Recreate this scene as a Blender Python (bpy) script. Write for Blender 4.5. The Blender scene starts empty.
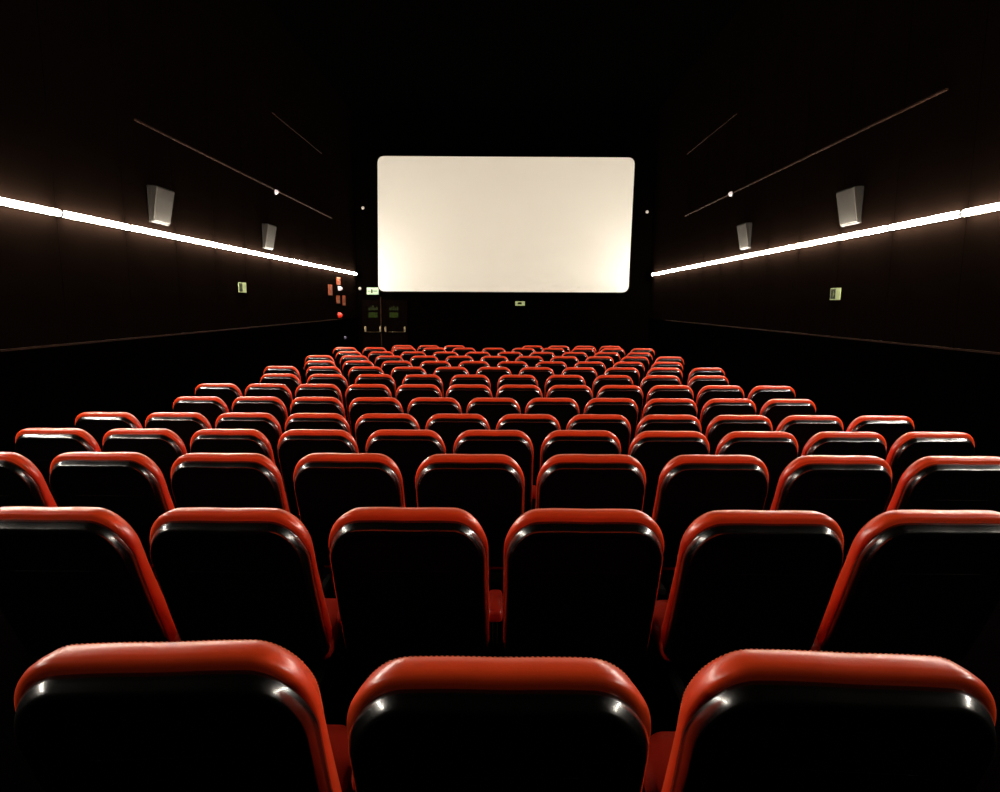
import bpy, bmesh, math, random
from mathutils import Matrix, Vector, Euler

S = bpy.context.scene
COL = S.collection
PI = math.pi
R = math.radians

# ---------------------------------------------------------------- camera
F = 640.0                                   # focal length in pixels of a 1000 x 792 frame
CZ = 1.57                                   # eye height above the floor of the nearest row
PITCH = math.atan(92 / F)
YAW = math.atan(3 / F)
ROLL = R(0.2)
cam_data = bpy.data.cameras.new('camera')
cam_data.sensor_fit = 'HORIZONTAL'
cam_data.sensor_width = 36.0
cam_data.lens = 36.0 * F / 1000.0
cam_data.clip_start = 0.05
cam_data.clip_end = 100
cam = bpy.data.objects.new('camera', cam_data)
COL.objects.link(cam)
CM = Matrix.Rotation(YAW, 4, 'Z') @ Matrix.Rotation(PI / 2 - PITCH, 4, 'X') @ Matrix.Rotation(ROLL, 4, 'Z')
cam.matrix_world = Matrix.Translation((0, 0, CZ)) @ CM
S.camera = cam

# ---------------------------------------------------------------- world and exposure
w = bpy.data.worlds.new('world')
S.world = w
w.use_nodes = True
w.node_tree.nodes['Background'].inputs[0].default_value = (0.9, 0.85, 0.8, 1)
w.node_tree.nodes['Background'].inputs[1].default_value = 0.0
S.view_settings.view_transform = 'Standard'
S.view_settings.look = 'None'
S.view_settings.exposure = 0.0
S.view_settings.gamma = 1.0
S.view_settings.use_curve_mapping = False
TUBE_POWER = 165.0                           # emission of the wall tubes
SCREEN_GLOW = 0.36                          # even emission added to the screen cloth, standing in for light falling on it

# ---------------------------------------------------------------- measuring helpers
CAMP = Vector((0, 0, CZ))


def ray(px, py):
    return (CM.to_3x3() @ Vector(((px - 500) / F, -(py - 396) / F, -1.0)))


def on_y(px, py, y):                        # the point seen at a pixel on the plane Y = y
    d = ray(px, py)
    return CAMP + d * (y / d.y)


def on_x(px, py, x):                        # the same on the plane X = x
    d = ray(px, py)
    return CAMP + d * (x / d.x)


# ---------------------------------------------------------------- materials
def mat(name, color, rough=0.5, spec=0.5, metal=0.0, bump=0.0, bscale=60.0, emis=None, estr=0.0,
        coat=0.0, coat_rough=0.2, mottled=0.0):
    m = bpy.data.materials.new(name)
    m.use_nodes = True
    nt = m.node_tree
    b = nt.nodes['Principled BSDF']
    b.inputs['Base Color'].default_value = (*color, 1)
    b.inputs['Roughness'].default_value = rough
    b.inputs['Specular IOR Level'].default_value = spec
    b.inputs['Metallic'].default_value = metal
    b.inputs['Coat Weight'].default_value = coat
    b.inputs['Coat Roughness'].default_value = coat_rough
    if emis:
        b.inputs['Emission Color'].default_value = (*emis, 1)
        b.inputs['Emission Strength'].default_value = estr
    if bump or mottled:
        tc = nt.nodes.new('ShaderNodeTexCoord')
        n = nt.nodes.new('ShaderNodeTexNoise')
        n.inputs['Scale'].default_value = bscale
        n.inputs['Detail'].default_value = 4
        nt.links.new(tc.outputs['Object'], n.inputs['Vector'])
        if bump:
            bp = nt.nodes.new('ShaderNodeBump')
            bp.inputs['Strength'].default_value = bump
            bp.inputs['Distance'].default_value = 0.004
            nt.links.new(n.outputs['Fac'], bp.inputs['Height'])
            nt.links.new(bp.outputs['Normal'], b.inputs['Normal'])
        if mottled:
            mx = nt.nodes.new('ShaderNodeMix')
            mx.data_type = 'RGBA'
            n2 = nt.nodes.new('ShaderNodeTexNoise')
            n2.inputs['Scale'].default_value = 3.0
            nt.links.new(tc.outputs['Object'], n2.inputs['Vector'])
            nt.links.new(n2.outputs['Fac'], mx.inputs['Factor'])
            mx.inputs[6].default_value = (*[c * (1 - mottled) for c in color], 1)
            mx.inputs[7].default_value = (*[min(1, c * (1 + mottled)) for c in color], 1)
            nt.links.new(mx.outputs[2], b.inputs['Base Color'])
    return m


M = {
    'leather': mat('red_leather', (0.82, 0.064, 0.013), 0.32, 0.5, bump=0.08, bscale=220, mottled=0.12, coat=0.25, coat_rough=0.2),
    'seat_red_dim': mat('dimmed_seat_red', (0.26, 0.012, 0.004), 0.4, 0.3, mottled=0.12),  # backrest red darkened: shade in the gaps between chairs put into the colour
    'stitch': mat('red_thread', (0.75, 0.16, 0.06), 0.6, 0.3),
    'shell': mat('black_plastic', (0.002, 0.0015, 0.0012), 0.22, 1.0, bump=0.02, bscale=500, coat=1.0, coat_rough=0.24),
    'shell_panel': mat('grained_black_plastic', (0.0015, 0.001, 0.001), 0.5, 0.06, bump=0.2, bscale=400),
    'steel': mat('black_steel', (0.004, 0.004, 0.004), 0.6, 0.08),
    'carpet': mat('dark_carpet', (0.001, 0.0006, 0.0006), 0.95, 0.0, bump=0.5, bscale=300, mottled=0.3),
    'wall_panel': mat('dark_brown_wall_panel', (0.0030, 0.0017, 0.0012), 0.5, 0.0, bump=0.15, bscale=14, mottled=0.25),
    'wall_cloth': mat('black_wall_cloth', (0.0009, 0.0006, 0.0004), 0.95, 0.0, mottled=0.2),
    'ceiling': mat('black_ceiling_paint', (0.0006, 0.0005, 0.0004), 0.95, 0.0, mottled=0.2),
    'rail': mat('brown_wood_rail', (0.018, 0.008, 0.0045), 0.6, 0.04, mottled=0.2),
    'screen': mat('white_screen_cloth', (0.58, 0.575, 0.555), 0.9, 0.1, emis=(1.0, 0.86, 0.62), estr=SCREEN_GLOW),
    'screen_back': mat('screen_frame_black', (0.01, 0.01, 0.01), 0.8, 0.2),
    'tube': mat('lit_tube_diffuser', (0.9, 0.9, 0.9), 0.4, 0.5, emis=(1.0, 0.91, 0.78), estr=TUBE_POWER),
    'housing': mat('grey_lamp_housing', (0.03, 0.028, 0.025), 0.5, 0.4),
    'speaker_body': mat('dark_speaker_cabinet', (0.005, 0.004, 0.003), 0.55, 0.12),
    'grille': mat('grey_speaker_cloth', (0.042, 0.038, 0.031), 0.6, 0.25, bump=0.4, bscale=250),
    'door': mat('dark_door_paint', (0.0022, 0.0012, 0.0009), 0.5, 0.0, mottled=0.15),
    'brass': mat('brass_bar', (0.06, 0.04, 0.02), 0.4, 0.3, metal=0.5),
    'brass_lug': mat('pale_brass', (0.36, 0.28, 0.16), 0.4, 0.3, metal=0.2),
    'sign_green': mat('green_sign_plate', (0.016, 0.026, 0.006), 0.4, 0.0),
    'sign_pale': mat('pale_green_sign_plate', (0.22, 0.28, 0.12), 0.5, 0.3, emis=(0.72, 0.78, 0.34), estr=0.28),
    'sign_lit': mat('lit_sign_panel', (0.3, 0.4, 0.25), 0.5, 0.3, emis=(0.62, 0.85, 0.5), estr=0.6),
    'sign_dark': mat('dark_sign_print', (0.02, 0.03, 0.012), 0.5, 0.3),
    'sign_print': mat('dull_green_print', (0.018, 0.022, 0.009), 0.5, 0.0),
    'sign_orange': mat('orange_red_sign', (0.26, 0.055, 0.02), 0.5, 0.1),
    'sign_white': mat('white_print', (0.22, 0.15, 0.11), 0.5, 0.4),
    'red_gloss': mat('glossy_red_plastic', (0.9, 0.04, 0.02), 0.3, 0.5, emis=(1, 0.03, 0.01), estr=0.25),  # even red emission added, so the plastic glows without being a lamp
    'lamp_white': mat('small_white_lamp', (0.3, 0.25, 0.25), 0.4, 0.5, emis=(1.0, 0.82, 0.78), estr=0.7),
    'lamp_dim': mat('dim_white_lamp', (0.2, 0.18, 0.15), 0.4, 0.5, emis=(1.0, 0.85, 0.68), estr=0.45),
    'lamp_violet': mat('dim_violet_lamp', (0.1, 0.08, 0.12), 0.4, 0.5, emis=(0.5, 0.42, 0.62), estr=0.12),
}


# ---------------------------------------------------------------- object helpers
def link(name, me, parent=None, material=None):
    if material and not me.materials:
        me.materials.append(material)
    o = bpy.data.objects.new(name, me)
    COL.objects.link(o)
    if parent:
        o.parent = parent
    return o


def tag(o, label=None, cat=None, group=None, kind=None):
    if label: o['label'] = label
    if cat: o['category'] = cat
    if group: o['group'] = group
    if kind: o['kind'] = kind
    return o


def empty(name, loc, rz=0):
    o = bpy.data.objects.new(name, None)
    o.empty_display_size = 0.1
    COL.objects.link(o)
    o.location = loc
    o.rotation_euler = (0, 0, rz)
    return o


def mesh_from(bm, name, smooth=True):
    bmesh.ops.recalc_face_normals(bm, faces=bm.faces)
    me = bpy.data.meshes.new(name)
    bm.to_mesh(me)
    bm.free()
    if smooth:
        for p in me.polygons:
            p.use_smooth = True
    return me


def box_bm(bm, x0, x1, y0, y1, z0, z1, bevel=0.0, seg=2):
    vs = [bm.verts.new(c) for c in ((x0, y0, z0), (x1, y0, z0), (x1, y1, z0), (x0, y1, z0),
                                    (x0, y0, z1), (x1, y0, z1), (x1, y1, z1), (x0, y1, z1))]
    fs = [bm.faces.new([vs[i] for i in f]) for f in ((0, 3, 2, 1), (4, 5, 6, 7), (0, 1, 5, 4), (1, 2, 6, 5), (2, 3, 7, 6), (3, 0, 4, 7))]
    if bevel:
        es = set(e for f in fs for e in f.edges)
        bmesh.ops.bevel(bm, geom=list(es), offset=bevel, segments=seg, affect='EDGES', profile=0.5)


def tube_bm(bm, pts, rad, n=10, cap=True):
    rings = []
    for i, p in enumerate(pts):
        p = Vector(p)
        a = Vector(pts[max(0, i - 1)])
        b = Vector(pts[min(len(pts) - 1, i + 1)])
        d = (b - a).normalized()
        up = Vector((0, 0, 1)) if abs(d.z) < 0.9 else Vector((0, 1, 0))
        s = d.cross(up).normalized()
        t = s.cross(d)
        r = rad[i] if isinstance(rad, (list, tuple)) else rad
        rings.append([bm.verts.new(p + (s * math.cos(2 * PI * k / n) + t * math.sin(2 * PI * k / n)) * r) for k in range(n)])
    for a, b in zip(rings, rings[1:]):
        for k in range(n):
            bm.faces.new((a[k], a[(k + 1) % n], b[(k + 1) % n], b[k]))
    if cap:
        bm.faces.new(rings[0])
        bm.faces.new(rings[-1])


def loft(bm, rings, close=True):
    vr = [[bm.verts.new(p) for p in r] for r in rings]
    n = len(vr[0])
    for a, b in zip(vr, vr[1:]):
        for k in range(n):
            bm.faces.new((a[k], a[(k + 1) % n], b[(k + 1) % n], b[k]))
    if close:
        bm.faces.new(vr[0])
        bm.faces.new(vr[-1])


# ---------------------------------------------------------------- the cinema seat
SEAT_H = 1.00                              # top of the backrest above its floor
REC = R(19)                                # how far the back leans
B0 = Vector((0, 0.0, 0.43))                # foot of the back
LEN = (SEAT_H - 0.43 - 0.012) / math.cos(REC)
UPV = Vector((0, -math.sin(REC), math.cos(REC)))
NV = Vector((0, math.cos(REC), math.sin(REC)))
TOPY = -LEN * math.sin(REC) + 0.035        # local y of the top of the cushion


def place(x, s, n):
    # a gentle bow: the back curves a little forward towards its foot
    u = s / LEN
    bow = 0.03 * (1 - u) ** 2
    # and the top is cut nearly level
    s2 = s - 0.9 * max(0, n) * math.tan(REC) * max(0, u) ** 2
    return B0 + Vector((x, 0, 0)) + UPV * s2 + NV * (n + bow)


def outline(hw_top, hw_bot, s0, s1, rt, rb, inset, n=22):
    """rounded outline of the back in (x, s): wide soft shoulders, smaller radii at the foot"""
    pts = []
    a0, a1 = s0 + inset, s1 - inset
    rt = max(rt - inset, 0.006)
    rb = max(rb - inset, 0.006)
    rty = min(rt * 1.45, (a1 - a0) * 0.45)

    def hw(s):
        u = (s - s0) / (s1 - s0)
        return hw_bot + (hw_top - hw_bot) * u - inset

    def arc(cx, cy, rx, ry, t0, t1, sx):
        for k in range(n + 1):
            t = t0 + (t1 - t0) * k / n
            ct, st = math.cos(t), math.sin(t)
            e = 2 / 1.95
            yield (sx * (cx + rx * abs(ct) ** e * (1 if ct >= 0 else -1)), cy + ry * abs(st) ** e * (1 if st >= 0 else -1))
    r = list(arc(hw(a1 - rty) - rt, a1 - rty, rt, rty, 0, PI / 2, 1))
    pts += r
    xm = r[-1][0]
    for k in range(1, 16):                 # across the top, with a slight crown and a soft dip in the middle
        pts.append((xm * (1 - 2 * k / 16), a1))
    pts += [(-x, s) for x, s in reversed(r)]
    for k in range(1, 12):
        s = (a1 - rty) + ((a0 + rb) - (a1 - rty)) * k / 12
        pts.append((-hw(s), s))
    r2 = [(-x, s) for x, s in arc(hw(a0 + rb) - rb, a0 + rb, rb, rb, 0, -PI / 2, 1)]
    pts += r2
    xb = r2[-1][0]
    for k in range(1, 10):
        pts.append((xb * (1 - 2 * k / 10), a0))
    pts += [(-x, s) for x, s in reversed(r2)]
    for k in range(1, 12):
        s = (a0 + rb) + ((a1 - rty) - (a0 + rb)) * k / 12
        pts.append((hw(s), s))
    out = []
    for x, s in pts:                       # crown
        u = max(0, (s - a0) / (a1 - a0))
        crown = 0.010 * (1 - (x / hw_top) ** 2) * u ** 4
        dip = 0.0035 * math.exp(-((x - 0.01) / 0.07) ** 2) * u ** 4
        out.append((x, s + crown - dip))
    return out


def th(s):                                 # cushion thickness: thin at the top, thick at the loin
    u = min(1, max(0, s / LEN))
    return 0.070 + 0.028 * (1 - u) ** 1.2


def backrest_mesh():
    bm = bmesh.new()
    prof = [(0.055, 0, 0.012), (0.020, 0, 0.009), (0.012, 0, 0.010), (0.006, 0, 0.013), (0.002, 0, 0.018), (0.0, 0, 0.027),
            (-0.001, 0.60, 0.0), (0.001, 1, -0.014), (0.005, 1, -0.006), (0.011, 1, -0.001),
            (0.020, 1, 0.003), (0.04, 1, 0.008), (0.08, 1, 0.012), (0.13, 1, 0.010), (0.19, 1, 0.008), (0.225, 1, 0.008)]
    rings = []
    for ins, ft, dn in prof:
        o = outline(0.2485, 0.2500, -0.03, LEN, 0.100, 0.05, ins)
        rings.append([place(x * (1 - 0.035 * ft), s, ft * th(s) + dn) for x, s in o])
    loft(bm, rings)
    return mesh_from(bm, 'backrest_cushion')


def stitch_mesh():
    """short raised stitches along the top front seam"""
    bm = bmesh.new()
    o = outline(0.2485, 0.2500, 0.0, LEN, 0.100, 0.05, 0.004)
    o = [p for p in o if p[1] > LEN * 0.62]
    o.sort(key=lambda p: math.atan2(p[1] - LEN * 0.5, p[0]))
    path = [place(x * 0.965, s, th(s) - 0.007) for x, s in o]
    # resample at even steps
    L = [0]
    for a, b in zip(path, path[1:]):
        L.append(L[-1] + (b - a).length)
    step = 0.0085

    def at(d):
        for i in range(len(L) - 1):
            if L[i + 1] >= d:
                t = (d - L[i]) / max(1e-9, L[i + 1] - L[i])
                return path[i].lerp(path[i + 1], t)
        return path[-1]
    d = 0.0
    while d + 0.006 < L[-1]:
        a, b = at(d), at(d + 0.0058)
        tube_bm(bm, [a, a.lerp(b, 0.25), a.lerp(b, 0.75), b], [0.0004, 0.0013, 0.0013, 0.0004], n=5)
        d += step
    return mesh_from(bm, 'seam_stitching')


def shell_mesh():
    bm = bmesh.new()
    top = LEN - 0.029
    prof = [(0.0, 0.016), (0.0, 0.005), (0.0042, -0.0050), (0.0105, -0.0165), (0.0140, -0.0205), (0.0180, -0.0222), (0.023, -0.0228),
            (0.038, -0.0228), (0.041, -0.0214), (0.045, -0.0204), (0.07, -0.0204), (0.12, -0.0204), (0.18, -0.0204), (0.21, -0.0204)]
    rings = []
    for ins, n in prof:
        o = outline(0.2450, 0.2465, -0.055, top, 0.102, 0.06, ins)
        rings.append([place(x, s, n) for x, s in o])
    loft(bm, rings)
    nr = len(rings[0])
    # pressed ridge across the back
    for (s, x1) in ((LEN * 0.66, 0.13),):
        pts = [place(-x1 + 2 * x1 * k / 12, s, -0.0206) for k in range(13)]
        tube_bm(bm, pts, [0.0006] + [0.0012] * 11 + [0.0006], n=6)
    me = mesh_from(bm, 'back_shell')
    me.materials.append(M['shell'])
    me.materials.append(M['shell_panel'])
    inner = 5 * nr                              # everything inside the glossy rim is grained
    for i, p in enumerate(me.polygons):
        if i >= inner:
            p.material_index = 1
    return me


SEAT_TILT = R(2)
SBASE = Vector((0, 0.145, 0.36))
SU = Vector((0, math.cos(SEAT_TILT), math.sin(SEAT_TILT)))
SN = Vector((0, -math.sin(SEAT_TILT), math.cos(SEAT_TILT)))


def cushion_mesh():
    """padded seat cushion, rounded front edge"""
    bm = bmesh.new()
    rings = []
    for ins, n in ((0.05, -0.042), (0.02, -0.040), (0.006, -0.032), (0, -0.02), (0, 0.02), (0.006, 0.034), (0.02, 0.042), (0.06, 0.047), (0.11, 0.048), (0.15, 0.046)):
        o = outline(0.222, 0.215, 0.0, 0.34, 0.07, 0.03, ins, n=10)
        rings.append([SBASE + Vector((x, 0, 0)) + SU * s + SN * n for x, s in o])
    loft(bm, rings)
    return mesh_from(bm, 'seat_cushion')


def pan_mesh():
    bm = bmesh.new()
    rings = []
    for ins, n in ((0.004, -0.0425), (0.0, -0.046), (0.004, -0.050), (0.02, -0.053), (0.08, -0.055), (0.12, -0.055)):
        o = outline(0.200, 0.195, 0.03, 0.31, 0.06, 0.03, ins, n=8)
        rings.append([SBASE + Vector((x, 0, 0)) + SU * s + SN * n for x, s in o])
    loft(bm, rings)
    return mesh_from(bm, 'seat_pan')


def support_mesh():
    """steel cross beam and the bracket that carries back and seat"""
    bm = bmesh.new()
    box_bm(bm, -0.235, 0.235, 0.16, 0.21, 0.255, 0.307, 0.006)
    box_bm(bm, -0.03, 0.03, -0.01, 0.18, 0.26, 0.30, 0.006)
    box_bm(bm, -0.03, 0.03, -0.012, 0.03, 0.285, 0.42, 0.006)
    box_bm(bm, -0.19, -0.16, 0.0, 0.17, 0.265, 0.295, 0.004)
    box_bm(bm, 0.16, 0.19, 0.0, 0.17, 0.265, 0.295, 0.004)
    return mesh_from(bm, 'beam', smooth=False)


def stand_mesh():
    """side stand below an armrest, with its floor plate"""
    bm = bmesh.new()
    box_bm(bm, -0.010, 0.010, 0.195, 0.33, 0.012, 0.47, 0.004)
    box_bm(bm, -0.035, 0.035, 0.12, 0.36, 0.0, 0.014, 0.003)
    return mesh_from(bm, 'side_stand', smooth=False)


def arm_mesh():
    bm = bmesh.new()
    rings = []
    n = 28
    for z, ins in ((0.468, 0.006), (0.472, 0.001), (0.485, 0), (0.500, 0.001), (0.508, 0.004), (0.512, 0.010)):
        r = []
        for k in range(n):
            t = 2 * PI * k / n
            c, s = math.cos(t), math.sin(t)
            e = 0.32
            r.append(Vector(((0.029 - ins) * abs(c) ** e * (1 if c >= 0 else -1),
                             0.250 + (0.095 - ins) * abs(s) ** e * (1 if s >= 0 else -1), z)))
        rings.append(r)
    loft(bm, rings)
    return mesh_from(bm, 'armrest')


ME = {'back': backrest_mesh(), 'stitch': stitch_mesh(), 'shell': shell_mesh(), 'cushion': cushion_mesh(),
      'pan': pan_mesh(), 'beam': support_mesh(), 'stand': stand_mesh(), 'arm': arm_mesh()}


def make_seat():
    root = empty('cinema_chair', (0, 0, 0))
    b = link('backrest_cushion', ME['back'], root, M['leather'])
    link('seam_stitching', ME['stitch'], b, M['stitch'])
    link('back_shell', ME['shell'], root)['label'] = 'glossy black plastic back shell'
    c = link('seat_cushion', ME['cushion'], root, M['seat_red_dim'])
    link('seat_pan', ME['pan'], c, M['shell'])
    link('support_beam', ME['beam'], root, M['steel'])
    return root


def copy_tree(o, parent=None):
    c = o.copy()
    COL.objects.link(c)
    c.parent = parent
    for ch in list(o.children):
        copy_tree(ch, c)
    return c


def add_arm(root, x):
    s = link('side_stand', ME['stand'], root, M['steel'])
    s.location = (x, 0, 0)
    link('armrest', ME['arm'], s, M['seat_red_dim'])
    return s


proto = make_seat()
seats = []
proto_used = [False]

# row: pixel x of the first seat's centre, pixel pitch, number of seats, pixel y of the tops, camera depth, spacing in metres
ROWS = [
    (140, 360, 3, 660.0, 1.000, 0.535),
    (44, 181, 6, 509.3, 1.930, 0.535),
    (-26.5, 124.0, 9, 454.0, 2.850, 0.535),
    (49, 88.9, 11, 430.0, 3.890, 0.535),
    (102.5, 71.0, 12, 413.7, 4.820, 0.535),
    (197.0, 59.3, 11, 397.5, 5.775, 0.535),
    (215.3, 50.7, 12, 384.5, 6.740, 0.535),
    (278.3, 47.9, 10, 374.5, 7.720, 0.58),
    (279.8, 42.8, 11, 366.8, 8.660, 0.58),
    (319.0, 38.7, 10, 361.0, 9.600, 0.58),
    (318.7, 35.1, 11, 355.8, 10.560, 0.58),
    (348.4, 32.3, 10, 351.7, 11.500, 0.58),
    (344.5, 29.8, 11, 347.7, 12.470, 0.58),
    (402.5, 26.0, 9, 345.4, 13.450, 0.55),
]
ORD = ['first', 'second', 'third', 'fourth', 'fifth', 'sixth', 'seventh', 'eighth', 'ninth', 'tenth', 'eleventh',
       'twelfth', 'thirteenth', 'fourteenth', 'fifteenth', 'sixteenth', 'seventeenth', 'eighteenth', 'nineteenth']
steps = []
rnd = random.Random(4)
for ri, (c0, pitch, n, ytop, zc, sp) in enumerate(ROWS):
    v = (ytop - 396) / F * zc
    drop = v * math.cos(PITCH) + zc * math.sin(PITCH)
    Y = zc * math.cos(PITCH) - v * math.sin(PITCH)
    fz = CZ - drop - SEAT_H                # floor level of the row
    oy = Y - TOPY
    steps.append((oy, fz))
    ks = [k for k in range(n) if not (ri == 13 and k in (3, 4))]
    for j, k in enumerate(ks):
        cx = c0 + k * pitch
        X = (cx - 503) / F * zc
        if ri == 13:
            X = (cx - 503) / F * 13.45
        if not proto_used[0]:
            o = proto
            proto_used[0] = True
        else:
            o = copy_tree(proto)
        jx, jy = (rnd.uniform(-0.003, 0.003), rnd.uniform(-0.008, 0.008)) if ri else (0, (0.03, -0.01, 0.01)[k])
        o.location = (X, oy + jy, fz)
        o.rotation_euler = (0, 0, R((3.5, 0, -3.5)[k] if ri == 0 else rnd.uniform(-0.4, 0.4)))
        row_word = 'nearest row' if ri == 0 else ('farthest row' if ri == 13 else ORD[ri] + ' row from the front edge of the photo')
        row_word = 'nearest row' if ri == 0 else ('farthest row under the screen' if ri == 13 else ORD[ri] + ' nearest row')
        if len(ks) == 3 and ri == 0:
            lab = ['red leather cinema seat, left one of three in the nearest row, cropped below',
                   'red leather cinema seat, middle one of three in the nearest row, cropped below',
                   'red leather cinema seat, right one of three in the nearest row, cropped below'][j]
        elif j == 0:
            lab = 'red leather cinema seat with black back, leftmost seat of the ' + row_word
        elif j == len(ks) - 1:
            lab = 'red leather cinema seat with black back, rightmost seat of the ' + row_word
        elif j == 1:
            lab = 'red leather cinema seat, second seat from the left in the ' + row_word
        elif j == len(ks) - 2:
            lab = 'red leather cinema seat, second seat from the right in the ' + row_word
        else:
            lab = 'red leather cinema seat, ' + ORD[j] + ' from the left in the ' + row_word
        tag(o, lab, 'seat', 'red cinema seats in rows facing the screen')
        seats.append((o, sp, (j == 0 and ri > 2) or (ri == 13 and k == 5)))
for o, sp, end in seats:                    # an armrest on each chair's right, a second one at the left end of a row
    add_arm(o, sp / 2)
    if end:
        add_arm(o, -sp / 2)

# ---------------------------------------------------------------- the room
WX = 4.25                                   # side walls
YF = 18.85                                  # front wall
YB = -2.2                                   # rear wall
ZC = CZ + 5.3                               # ceiling
ZF = steps[-1][1]                           # floor level at the front
# terraced floor: each row stands on its own low step
prof = [(YB - 0.1, steps[0][1])]
for (y0, f0), (y1, f1) in zip(steps, steps[1:]):
    ye = y1 - 0.10
    prof += [(ye, f0), (ye + 0.001, f1)]
prof += [(YF + 0.1, ZF)]
bm = bmesh.new()
rings = []
for x in (-WX - 0.1, WX + 0.1):
    rings.append([bm.verts.new((x, y, z)) for y, z in prof])
bot = [[bm.verts.new((x, y, min(z for _, z in prof) - 0.3)) for y in (prof[0][0], prof[-1][0])] for x in (-WX - 0.1, WX + 0.1)]
for k in range(len(prof) - 1):
    bm.faces.new((rings[0][k], rings[1][k], rings[1][k + 1], rings[0][k + 1]))
bm.faces.new((bot[0][0], bot[1][0], bot[1][1], bot[0][1]))
bm.faces.new((bot[0][0], rings[0][0], rings[1][0], bot[1][0]))
bm.faces.new((bot[0][1], rings[0][-1], rings[1][-1], bot[1][1]))
bm.faces.new(rings[0] + [bot[0][1], bot[0][0]])
bm.faces.new(rings[1] + [bot[1][1], bot[1][0]])
tag(link('floor', mesh_from(bm, 'floor', False), None, M['carpet']), kind='structure')


def plain(name, x0, x1, y0, y1, z0, z1, m, kind='structure', parent=None, bevel=0.0):
    bm = bmesh.new()
    box_bm(bm, x0, x1, y0, y1, z0, z1, bevel)
    o = link(name, mesh_from(bm, name, False), parent, m)
    if kind and not parent:
        o['kind'] = kind
    return o


RAILZ = CZ - 0.405
ZB = ZF - 0.2


def side_wall(name, s):
    """brown panels with narrow upright joints above the rail, black cloth below"""
    bm = bmesh.new()
    t = 0.15
    x_in = s * WX
    x_out = s * (WX + t)
    box_bm(bm, min(x_in, x_out), max(x_in, x_out), YB, YF, ZB, RAILZ)
    lower = len(bm.faces)
    y = YB
    pw = 1.12
    off = 6.24 if s < 0 else 6.07
    ys = [off + pw * k for k in range(-8, 12)]
    ys = [YB] + [q for q in ys if YB + 0.1 < q < YF - 0.1] + [YF]
    for a, b in zip(ys, ys[1:]):
        g = 0.003
        box_bm(bm, min(x_in, x_out), max(x_in, x_out), a + g, b - g, RAILZ, ZC)
    xi2 = s * (WX + 0.01)
    box_bm(bm, min(xi2, x_out), max(xi2, x_out), YB, YF, RAILZ, ZC)
    me = mesh_from(bm, name, False)
    me.materials.append(M['wall_cloth'])
    me.materials.append(M['wall_panel'])
    for i, p in enumerate(me.polygons):
        p.material_index = 0 if i < lower else 1
    o = link(name, me)
    o['kind'] = 'structure'


side_wall('wall_left', -1)
side_wall('wall_right', 1)
plain('wall_front', -WX - 0.15, WX + 0.15, YF, YF + 0.15, ZB, ZC, M['wall_cloth'])
plain('wall_rear', -WX - 0.15, WX + 0.15, YB - 0.15, YB, ZB, ZC, M['wall_cloth'])
plain('ceiling', -WX - 0.15, WX + 0.15, YB - 0.15, YF + 0.15, ZC, ZC + 0.15, M['ceiling'])

# rails on the side walls
for i, s in enumerate((-1, 1)):
    xi = s * WX
    d = s * 0.02
    plain('trim_%d' % (i + 1), min(xi, xi - d), max(xi, xi - d), 2.0, 16.9, RAILZ - 0.009, RAILZ + 0.009, M['rail'])
    zz = CZ + (2.08 if s < 0 else 2.05)
    e = 16.2 if s < 0 else 15.4
    d = s * 0.03
    plain('trim_%d' % (i + 3), min(xi, xi - d), max(xi, xi - d), (7.7 if s < 0 else 6.5), e, zz - 0.009, zz + 0.009, M['rail'])
    zz = CZ + 3.45
    d = s * 0.02
    plain('trim_%d' % (i + 5), min(xi, xi - d), max(xi, xi - d), 12.3, 15.5, zz - 0.004, zz + 0.004, M['rail'])

# ---------------------------------------------------------------- the screen
YS = 18.45
corners = [on_y(377.5, 156, YS), on_y(635, 157.5, YS), on_y(628.3, 292.5, YS), on_y(378.3, 291.3, YS)]


def rounded_quad(cs, r, n=8):
    out = []
    N = len(cs)
    for i in range(N):
        p, a, b = Vector(cs[i]), Vector(cs[i - 1]), Vector(cs[(i + 1) % N])
        da, db = (a - p).normalized(), (b - p).normalized()
        for k in range(n + 1):
            t = k / n
            q0, q1 = p + da * r, p + db * r
            out.append(q0 * (1 - t) ** 2 + p * 2 * t * (1 - t) + q1 * t ** 2)
    return out


root = empty('cinema_screen', (0, YS, CZ))
tag(root, 'large blank white cinema screen with rounded corners on the black front wall', 'screen')
o1 = rounded_quad(corners, 0.20)
mid = sum((Vector(c) for c in corners), Vector()) / 4


def grow(pts, d, dy):
    return [Vector((p.x + d * (1 if p.x > mid.x else -1), p.y + dy, p.z + d * (1 if p.z > mid.z else -1))) for p in pts]


bm = bmesh.new()
loft(bm, [grow(o1, -0.0, 0.0), grow(o1, 0.0, 0.03)])
sc = link('projection_surface', mesh_from(bm, 'projection_surface', False), root, M['screen'])
sc.location = (0, -YS, -CZ)
bm = bmesh.new()
loft(bm, [grow(o1, 0.02, 0.031), grow(o1, 0.02, 0.09)])
fr = link('screen_frame', mesh_from(bm, 'screen_frame', False), root, M['screen_back'])
fr.location = (0, -YS, -CZ)
bm = bmesh.new()
for x in (-2.8, 0.0, 2.8):
    for z in (1.0, 3.8):
        box_bm(bm, x - 0.06, x + 0.06, YS + 0.09, YF, CZ + z - 0.06, CZ + z + 0.06)
br = link('wall_bracket', mesh_from(bm, 'wall_bracket', False), root, M['screen_back'])
br.location = (0, -YS, -CZ)

# ---------------------------------------------------------------- tube lights along both walls
TUBE_Z = CZ + 0.835
TP = 1.12


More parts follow.
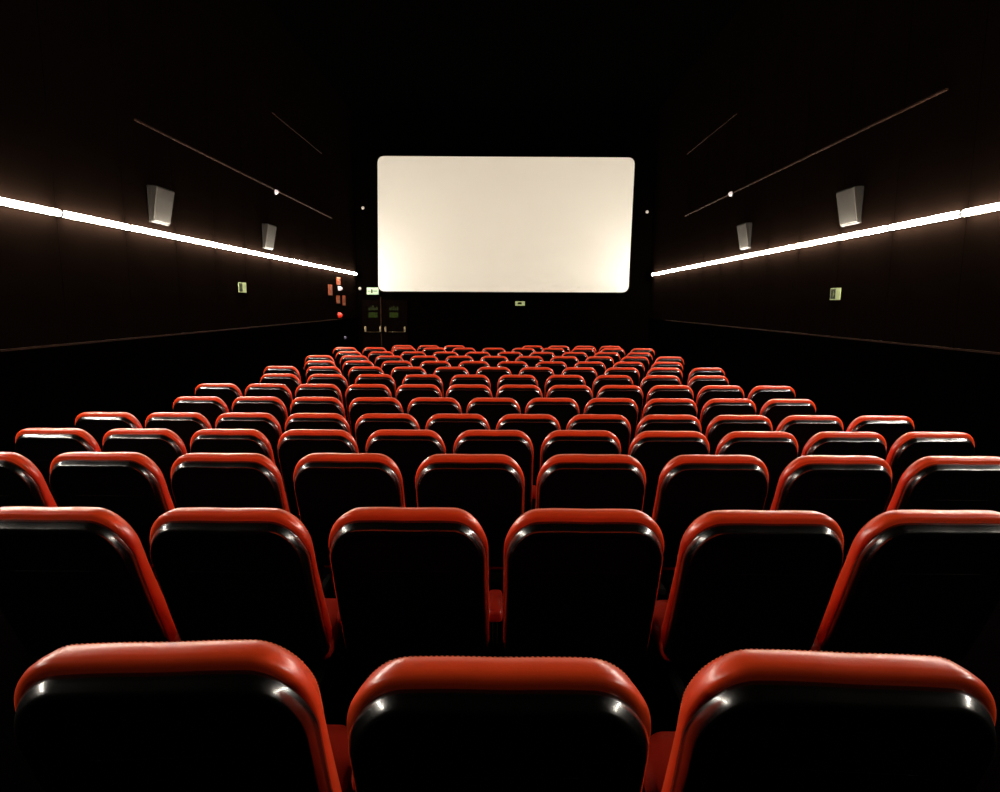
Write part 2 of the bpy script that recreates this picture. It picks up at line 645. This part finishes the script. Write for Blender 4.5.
def make_tube():
    root = empty('tube_light', (0, 0, 0))
    bm = bmesh.new()                         # local: +x points into the room, light runs along y
    box_bm(bm, 0.0, 0.022, -TP / 2 + 0.004, TP / 2 - 0.004, -0.026, 0.026, 0.004)
    link('lamp_housing', mesh_from(bm, 'lamp_housing', False), root, M['housing'])
    for s in (-1, 1):
        bm = bmesh.new()
        box_bm(bm, 0.022, 0.062, s * (TP / 2 - 0.022) - 0.014, s * (TP / 2 - 0.022) + 0.014, -0.022, 0.022, 0.004)
        link('end_cap', mesh_from(bm, 'end_cap', False), root, M['housing'])
    bm = bmesh.new()
    pts = [(0.053, y, 0) for y in (-TP / 2 + 0.048, -TP / 2 + 0.2, 0, TP / 2 - 0.2, TP / 2 - 0.048)]
    tube_bm(bm, pts, 0.030, n=16)
    link('lamp_tube', mesh_from(bm, 'lamp_tube'), root, M['tube'])
    return root


tproto = make_tube()
first = True
for s, off, side in ((-1, 6.24, 'left'), (1, 6.07, 'right')):
    cells = []
    k = -6
    while off + TP * (k + 0.5) + TP / 2 < YF - 0.01:
        cells.append(off + TP * (k + 0.5))
        k += 1
    for i, y in enumerate(cells):
        o = tproto if first else copy_tree(tproto)
        first = False
        o.location = (s * WX, y, TUBE_Z)
        o.rotation_euler = (0, 0, 0 if s < 0 else PI)
        if i == 0:
            lab = 'white tube light at the near end of the %s wall strip, at the photo edge' % side
        elif i == len(cells) - 1:
            lab = 'last white tube light of the %s wall strip, ending beside the screen' % side
        else:
            lab = 'white tube light on the %s wall, %s of the strip counted from the screen end' % (side, ORD[len(cells) - 1 - i])
        tag(o, lab, 'light', 'tube lights in a line along the %s wall' % side)


# ---------------------------------------------------------------- surround speakers
def make_speaker():
    """wedge cabinet, its cloth face leaning down to the seats; local +x into the room"""
    root = empty('wall_speaker', (0, 0, 0))
    bm = bmesh.new()
    H, L1, L2, D1, D2 = 0.215, 0.24, 0.225, 0.115, 0.035
    rings = []
    for z, l, d, ins in ((-H, L2, D2, 0.012), (-H + 0.012, L2, D2, 0.0), (H - 0.012, L1, D1, 0.0), (H, L1, D1, 0.012)):
        rings.append([Vector((0.016, -l + ins, z)), Vector((d - 0.03 - ins, -l + ins, z)), Vector((d - ins, -l + 0.03 + ins, z)),
                      Vector((d - ins, l - 0.03 - ins, z)), Vector((d - 0.03 - ins, l - ins, z)), Vector((0.016, l - ins, z))])
    loft(bm, rings)
    link('speaker_cabinet', mesh_from(bm, 'speaker_cabinet', False), root, M['speaker_body'])
    bm = bmesh.new()
    rings = []
    slope = (D1 - D2) / (2 * H)
    for dn, ins in ((0.0, 0.0), (0.008, 0.0), (0.012, 0.006)):
        r = []
        for y, z in ((-1, -1), (1, -1), (1, 1), (-1, 1)):
            zz = z * (H - 0.02 - ins)
            l = L2 + (L1 - L2) * (zz + H) / (2 * H)
            r.append(Vector((D2 + slope * (zz + H) + dn, y * (l - 0.035 - ins), zz)))
        rings.append(r)
    loft(bm, rings)
    link('speaker_grille', mesh_from(bm, 'speaker_grille', False), root, M['grille'])
    bm = bmesh.new()
    box_bm(bm, 0.0, 0.016, -0.06, 0.06, -0.08, 0.08, 0.004)
    link('mounting_bracket', mesh_from(bm, 'mounting_bracket', False), root, M['steel'])
    return root


sproto = make_speaker()
first = True
for px, py, s, lab in ((165.5, 206, -1, 'grey wedge speaker on the left wall, the nearer and larger of its two'),
                       (272, 237, -1, 'grey wedge speaker on the left wall, the one closer to the screen'),
                       (845, 207, 1, 'grey wedge speaker on the right wall, the nearer and larger of its two'),
                       (741.5, 236.5, 1, 'grey wedge speaker on the right wall, the one closer to the screen')):
    p = on_x(px, py, s * (WX - 0.1))
    o = sproto if first else copy_tree(sproto)
    first = False
    o.location = (s * WX, p.y, p.z)
    o.rotation_euler = (0, 0, 0 if s < 0 else PI)
    tag(o, lab, 'speaker', 'wedge speakers on the side walls')


# ---------------------------------------------------------------- signs and small wall fittings
def sign_plate(name, loc, rz, w, h, m, label, cat='sign', parts=(), t=0.012):
    """flat plate; local x is its width, it faces local -y; parts: (name, material, [polygons in plate units])"""
    root = empty(name, loc, rz)
    tag(root, label, cat)
    bm = bmesh.new()
    box_bm(bm, -w / 2, w / 2, -t, 0, -h / 2, h / 2, 0.002)
    link('plate', mesh_from(bm, name + '_plate', False), root, m)
    for pn, pm, polys in parts:
        bm = bmesh.new()
        for poly in polys:
            a = [Vector((x * w, -t - 0.0005, z * h)) for x, z in poly]
            b = [Vector((x * w, -t - 0.0025, z * h)) for x, z in poly]
            loft(bm, [a, b])
        link(pn, mesh_from(bm, pn, False), root, pm)
    return root


def rect(x0, x1, z0, z1):
    return [(x0, z0), (x1, z0), (x1, z1), (x0, z1)]


ARROW_R = [[(-0.10, -0.12), (0.0, -0.12), (0.0, -0.3), (0.18, 0.0), (0.0, 0.3), (0.0, 0.12), (-0.10, 0.12)]]
MAN = [rect(-0.36, -0.30, 0.22, 0.36), [(-0.40, -0.05), (-0.30, -0.05), (-0.26, 0.18), (-0.36, 0.18)],
       [(-0.40, -0.05), (-0.34, -0.05), (-0.42, -0.36), (-0.46, -0.36)], [(-0.34, -0.05), (-0.28, -0.05), (-0.22, -0.36), (-0.28, -0.34)]]

p = on_x(242, 287.5, -WX)
sign_plate('exit_sign', (-WX, p.y, p.z), PI / 2, 0.30, 0.16, M['sign_pale'],
           'small pale green exit sign on the left wall below the light strip', parts=(
               ('pictogram', M['sign_dark'], [rect(-0.46, -0.06, -0.42, 0.42)]),
               ('arrow', M['sign_pale'], [[(x - 0.22, z) for x, z in ARROW_R[0]]])))
p = on_x(836, 294, WX)
sign_plate('exit_sign', (WX, p.y, p.z), -PI / 2, 0.24, 0.15, M['sign_pale'],
           'small pale green exit sign with arrow on the right wall below the light strip', parts=(
               ('pictogram', M['sign_dark'], [rect(-0.44, 0.04, -0.42, 0.42)]),
               ('arrow', M['sign_pale'], [[(x * 0.9 - 0.2, z) for x, z in ARROW_R[0]]])))
p = on_y(520, 303.5, YF)
sign_plate('exit_sign', (p.x, YF, p.z), 0, 0.28, 0.125, M['sign_pale'],
           'small green exit sign on the black wall just below the screen', parts=(
               ('pictogram', M['sign_green'], [rect(-0.18, 0.18, -0.2, 0.3)] + [[(x * 0.8 + 0.05, z * 0.7) for x, z in q] for q in MAN]),))
p = on_y(372.5, 291, YF - 0.06)
b = sign_plate('exit_sign', (p.x, YF, p.z), 0, 0.33, 0.20, M['sign_lit'],
               'brightly lit green exit sign above the double doors beside the screen', t=0.06, parts=(
                   ('pictogram', M['sign_green'], [rect(-0.40, 0.40, -0.06, 0.04), rect(-0.12, 0.0, -0.3, 0.25)]),))

# red and orange fire signs high on the left wall near the doors
for px, py, wd, hh, lab, low in (
        (330, 290, 0.36, 0.26, 'orange-red sign on the left wall, the one farthest left of the cluster', 0.0),
        (338.3, 281, 0.36, 0.20, 'red sign touching the light strip, above the small white lamp', 0.0),
        (338, 299.5, 0.32, 0.20, 'faded orange-red sign below the white lamp, left of its pair', 0.25),
        (343.7, 300.5, 0.32, 0.26, 'orange-red sign on the left wall, right one of the pair', 0.1)):
    p = on_x(px, py, -WX)
    sign_plate('fire_sign', (-WX, p.y, p.z), PI / 2, wd, hh, M['sign_orange'], lab, parts=(
        ('printed_symbol', M['sign_white'], [rect(-0.32, 0.32, -0.42, -0.34 + low), rect(-0.12, 0.05, 0.0, 0.3)]),))


def dome(name, loc, direction, r, m, label, cat, base_m, squash=0.6):
    """round wall fitting: base ring and dome; direction is the outward normal"""
    root = empty(name, loc)
    root.rotation_euler = Vector(direction).to_track_quat('Z', 'Y').to_euler()
    tag(root, label, cat)
    bm = bmesh.new()
    n = 20
    rg = lambda rr, z: [Vector((rr * math.cos(2 * PI * k / n), rr * math.sin(2 * PI * k / n), z)) for k in range(n)]
    loft(bm, [rg(r, 0), rg(r * 1.05, 0.006), rg(r * 1.0, 0.018)])
    link('fitting_base', mesh_from(bm, 'fitting_base'), root, base_m)
    bm = bmesh.new()
    loft(bm, [rg(r * 0.88 * math.cos(t * PI / 18), 0.0185 + r * squash * math.sin(t * PI / 18)) for t in range(9)])
    link('lens', mesh_from(bm, 'lens'), root, m)
    return root


p = on_x(337.8, 288.5, -WX)
dome('emergency_lamp', (-WX, p.y, p.z), (1, 0, 0), 0.065, M['lamp_white'], 'small white oval emergency lamp among the red signs on the left wall', 'lamp', M['steel'], 1.6)
p = on_x(337.8, 315.2, -WX)
dome('alarm_bell', (-WX, p.y, p.z), (1, 0, 0), 0.08, M['red_gloss'], 'round bright red alarm fitting on the left wall below the orange signs', 'alarm', M['steel'], 1.3)
p = on_x(344, 337.6, -WX)
dome('indicator_lamp', (-WX, p.y, p.z), (1, 0, 0), 0.045, M['lamp_violet'], 'tiny dim violet indicator low on the left wall just above the seats', 'lamp', M['steel'], 1.0)
for px, py, s, side in ((277, 192, -1, 'left'), (730, 194, 1, 'right')):
    p = on_x(px, py, s * (WX - 0.08))
    dome('rail_lamp', (s * (WX - 0.031), p.y, p.z), (-s, 0, 0), 0.05, M['lamp_white'], 'small pinkish white lamp on the upper rail of the %s wall' % side, 'lamp', M['steel'], 1.2)
for px, py, side in ((363, 208, 'left'), (647, 212, 'right')):
    p = on_y(px, py, YF)
    dome('wall_spot', (p.x, YF, p.z), (0, -1, 0), 0.05, M['lamp_dim'], 'tiny pale round lamp on the front wall to the %s of the screen' % side, 'lamp', M['steel'])
p = on_y(360, 288.5, YF)
dome('corner_lamp', (p.x, YF, p.z), (0, -1, 0), 0.05, M['lamp_dim'], 'tiny pale lamp in the corner just left of the lit exit sign', 'lamp', M['steel'])

# ---------------------------------------------------------------- double doors at the front left
zb = ZF + 0.005
dl, dm, dr = on_y(362.0, 329, YF - 0.05).x, on_y(381.6, 329, YF - 0.05).x, on_y(408, 329, YF - 0.05).x
ztop = on_y(381, 300, YF).z
for i, (x0, x1, bx0, bx1) in enumerate(((dl, dm, 365.5, 380.3), (dm, dr, 385.6, 404.8))):
    d = empty('door_%d' % (i + 1), ((x0 + x1) / 2, YF - 0.055, zb))
    d['kind'] = 'structure'
    c = (x0 + x1) / 2
    bm = bmesh.new()
    box_bm(bm, x0 - c + 0.012, x1 - c - 0.012, 0.0, 0.05, 0.0, ztop - zb, 0.003)
    link('door_leaf', mesh_from(bm, 'door_leaf', False), d, M['door'])
    za = on_y(373, 331.2, YF - 0.1).z - zb
    xa, xb = on_y(bx0, 329, YF - 0.1).x - c, on_y(bx1, 329, YF - 0.1).x - c
    bm = bmesh.new()
    tube_bm(bm, [(xa, -0.09, za - 0.02), (xb, -0.09, za - 0.02)], 0.010, n=10)
    bar = link('panic_bar', mesh_from(bm, 'panic_bar'), d, M['brass'])
    for xx in (xa, xb):
        bm = bmesh.new()
        box_bm(bm, xx - 0.022, xx + 0.022, -0.105, 0.0, za - 0.02, za + 0.14, 0.02)
        link('bar_bracket', mesh_from(bm, 'bar_bracket', False), bar, M['brass_lug'])
    for k, (py, hh, mm) in enumerate(((308, 0.13, M['sign_print']), (315, 0.15, M['sign_green']))):
        q = on_y(373.0 if i == 0 else 393.8, py, YF - 0.06)
        bm = bmesh.new()
        if k == 0:                           # upper sticker: two broken lines of print
            for a in range(5):
                box_bm(bm, q.x - c - 0.13 + a * 0.055, q.x - c - 0.09 + a * 0.055, -0.004, -0.0005, q.z - zb - hh / 2, q.z - zb + hh / 2 * (0.2 + 0.8 * ((a * 7) % 3) / 2))
        else:
            box_bm(bm, q.x - c - 0.13, q.x - c + 0.13, -0.004, -0.0005, q.z - zb - hh / 2, q.z - zb + hh / 2)
        link('door_sticker', mesh_from(bm, 'door_sticker', False), d, mm)
# brown post between the leaves
plain('trim_7', dm - 0.022, dm + 0.010, YF - 0.085, YF - 0.056, zb, on_y(381, 297, YF).z, M['rail'])
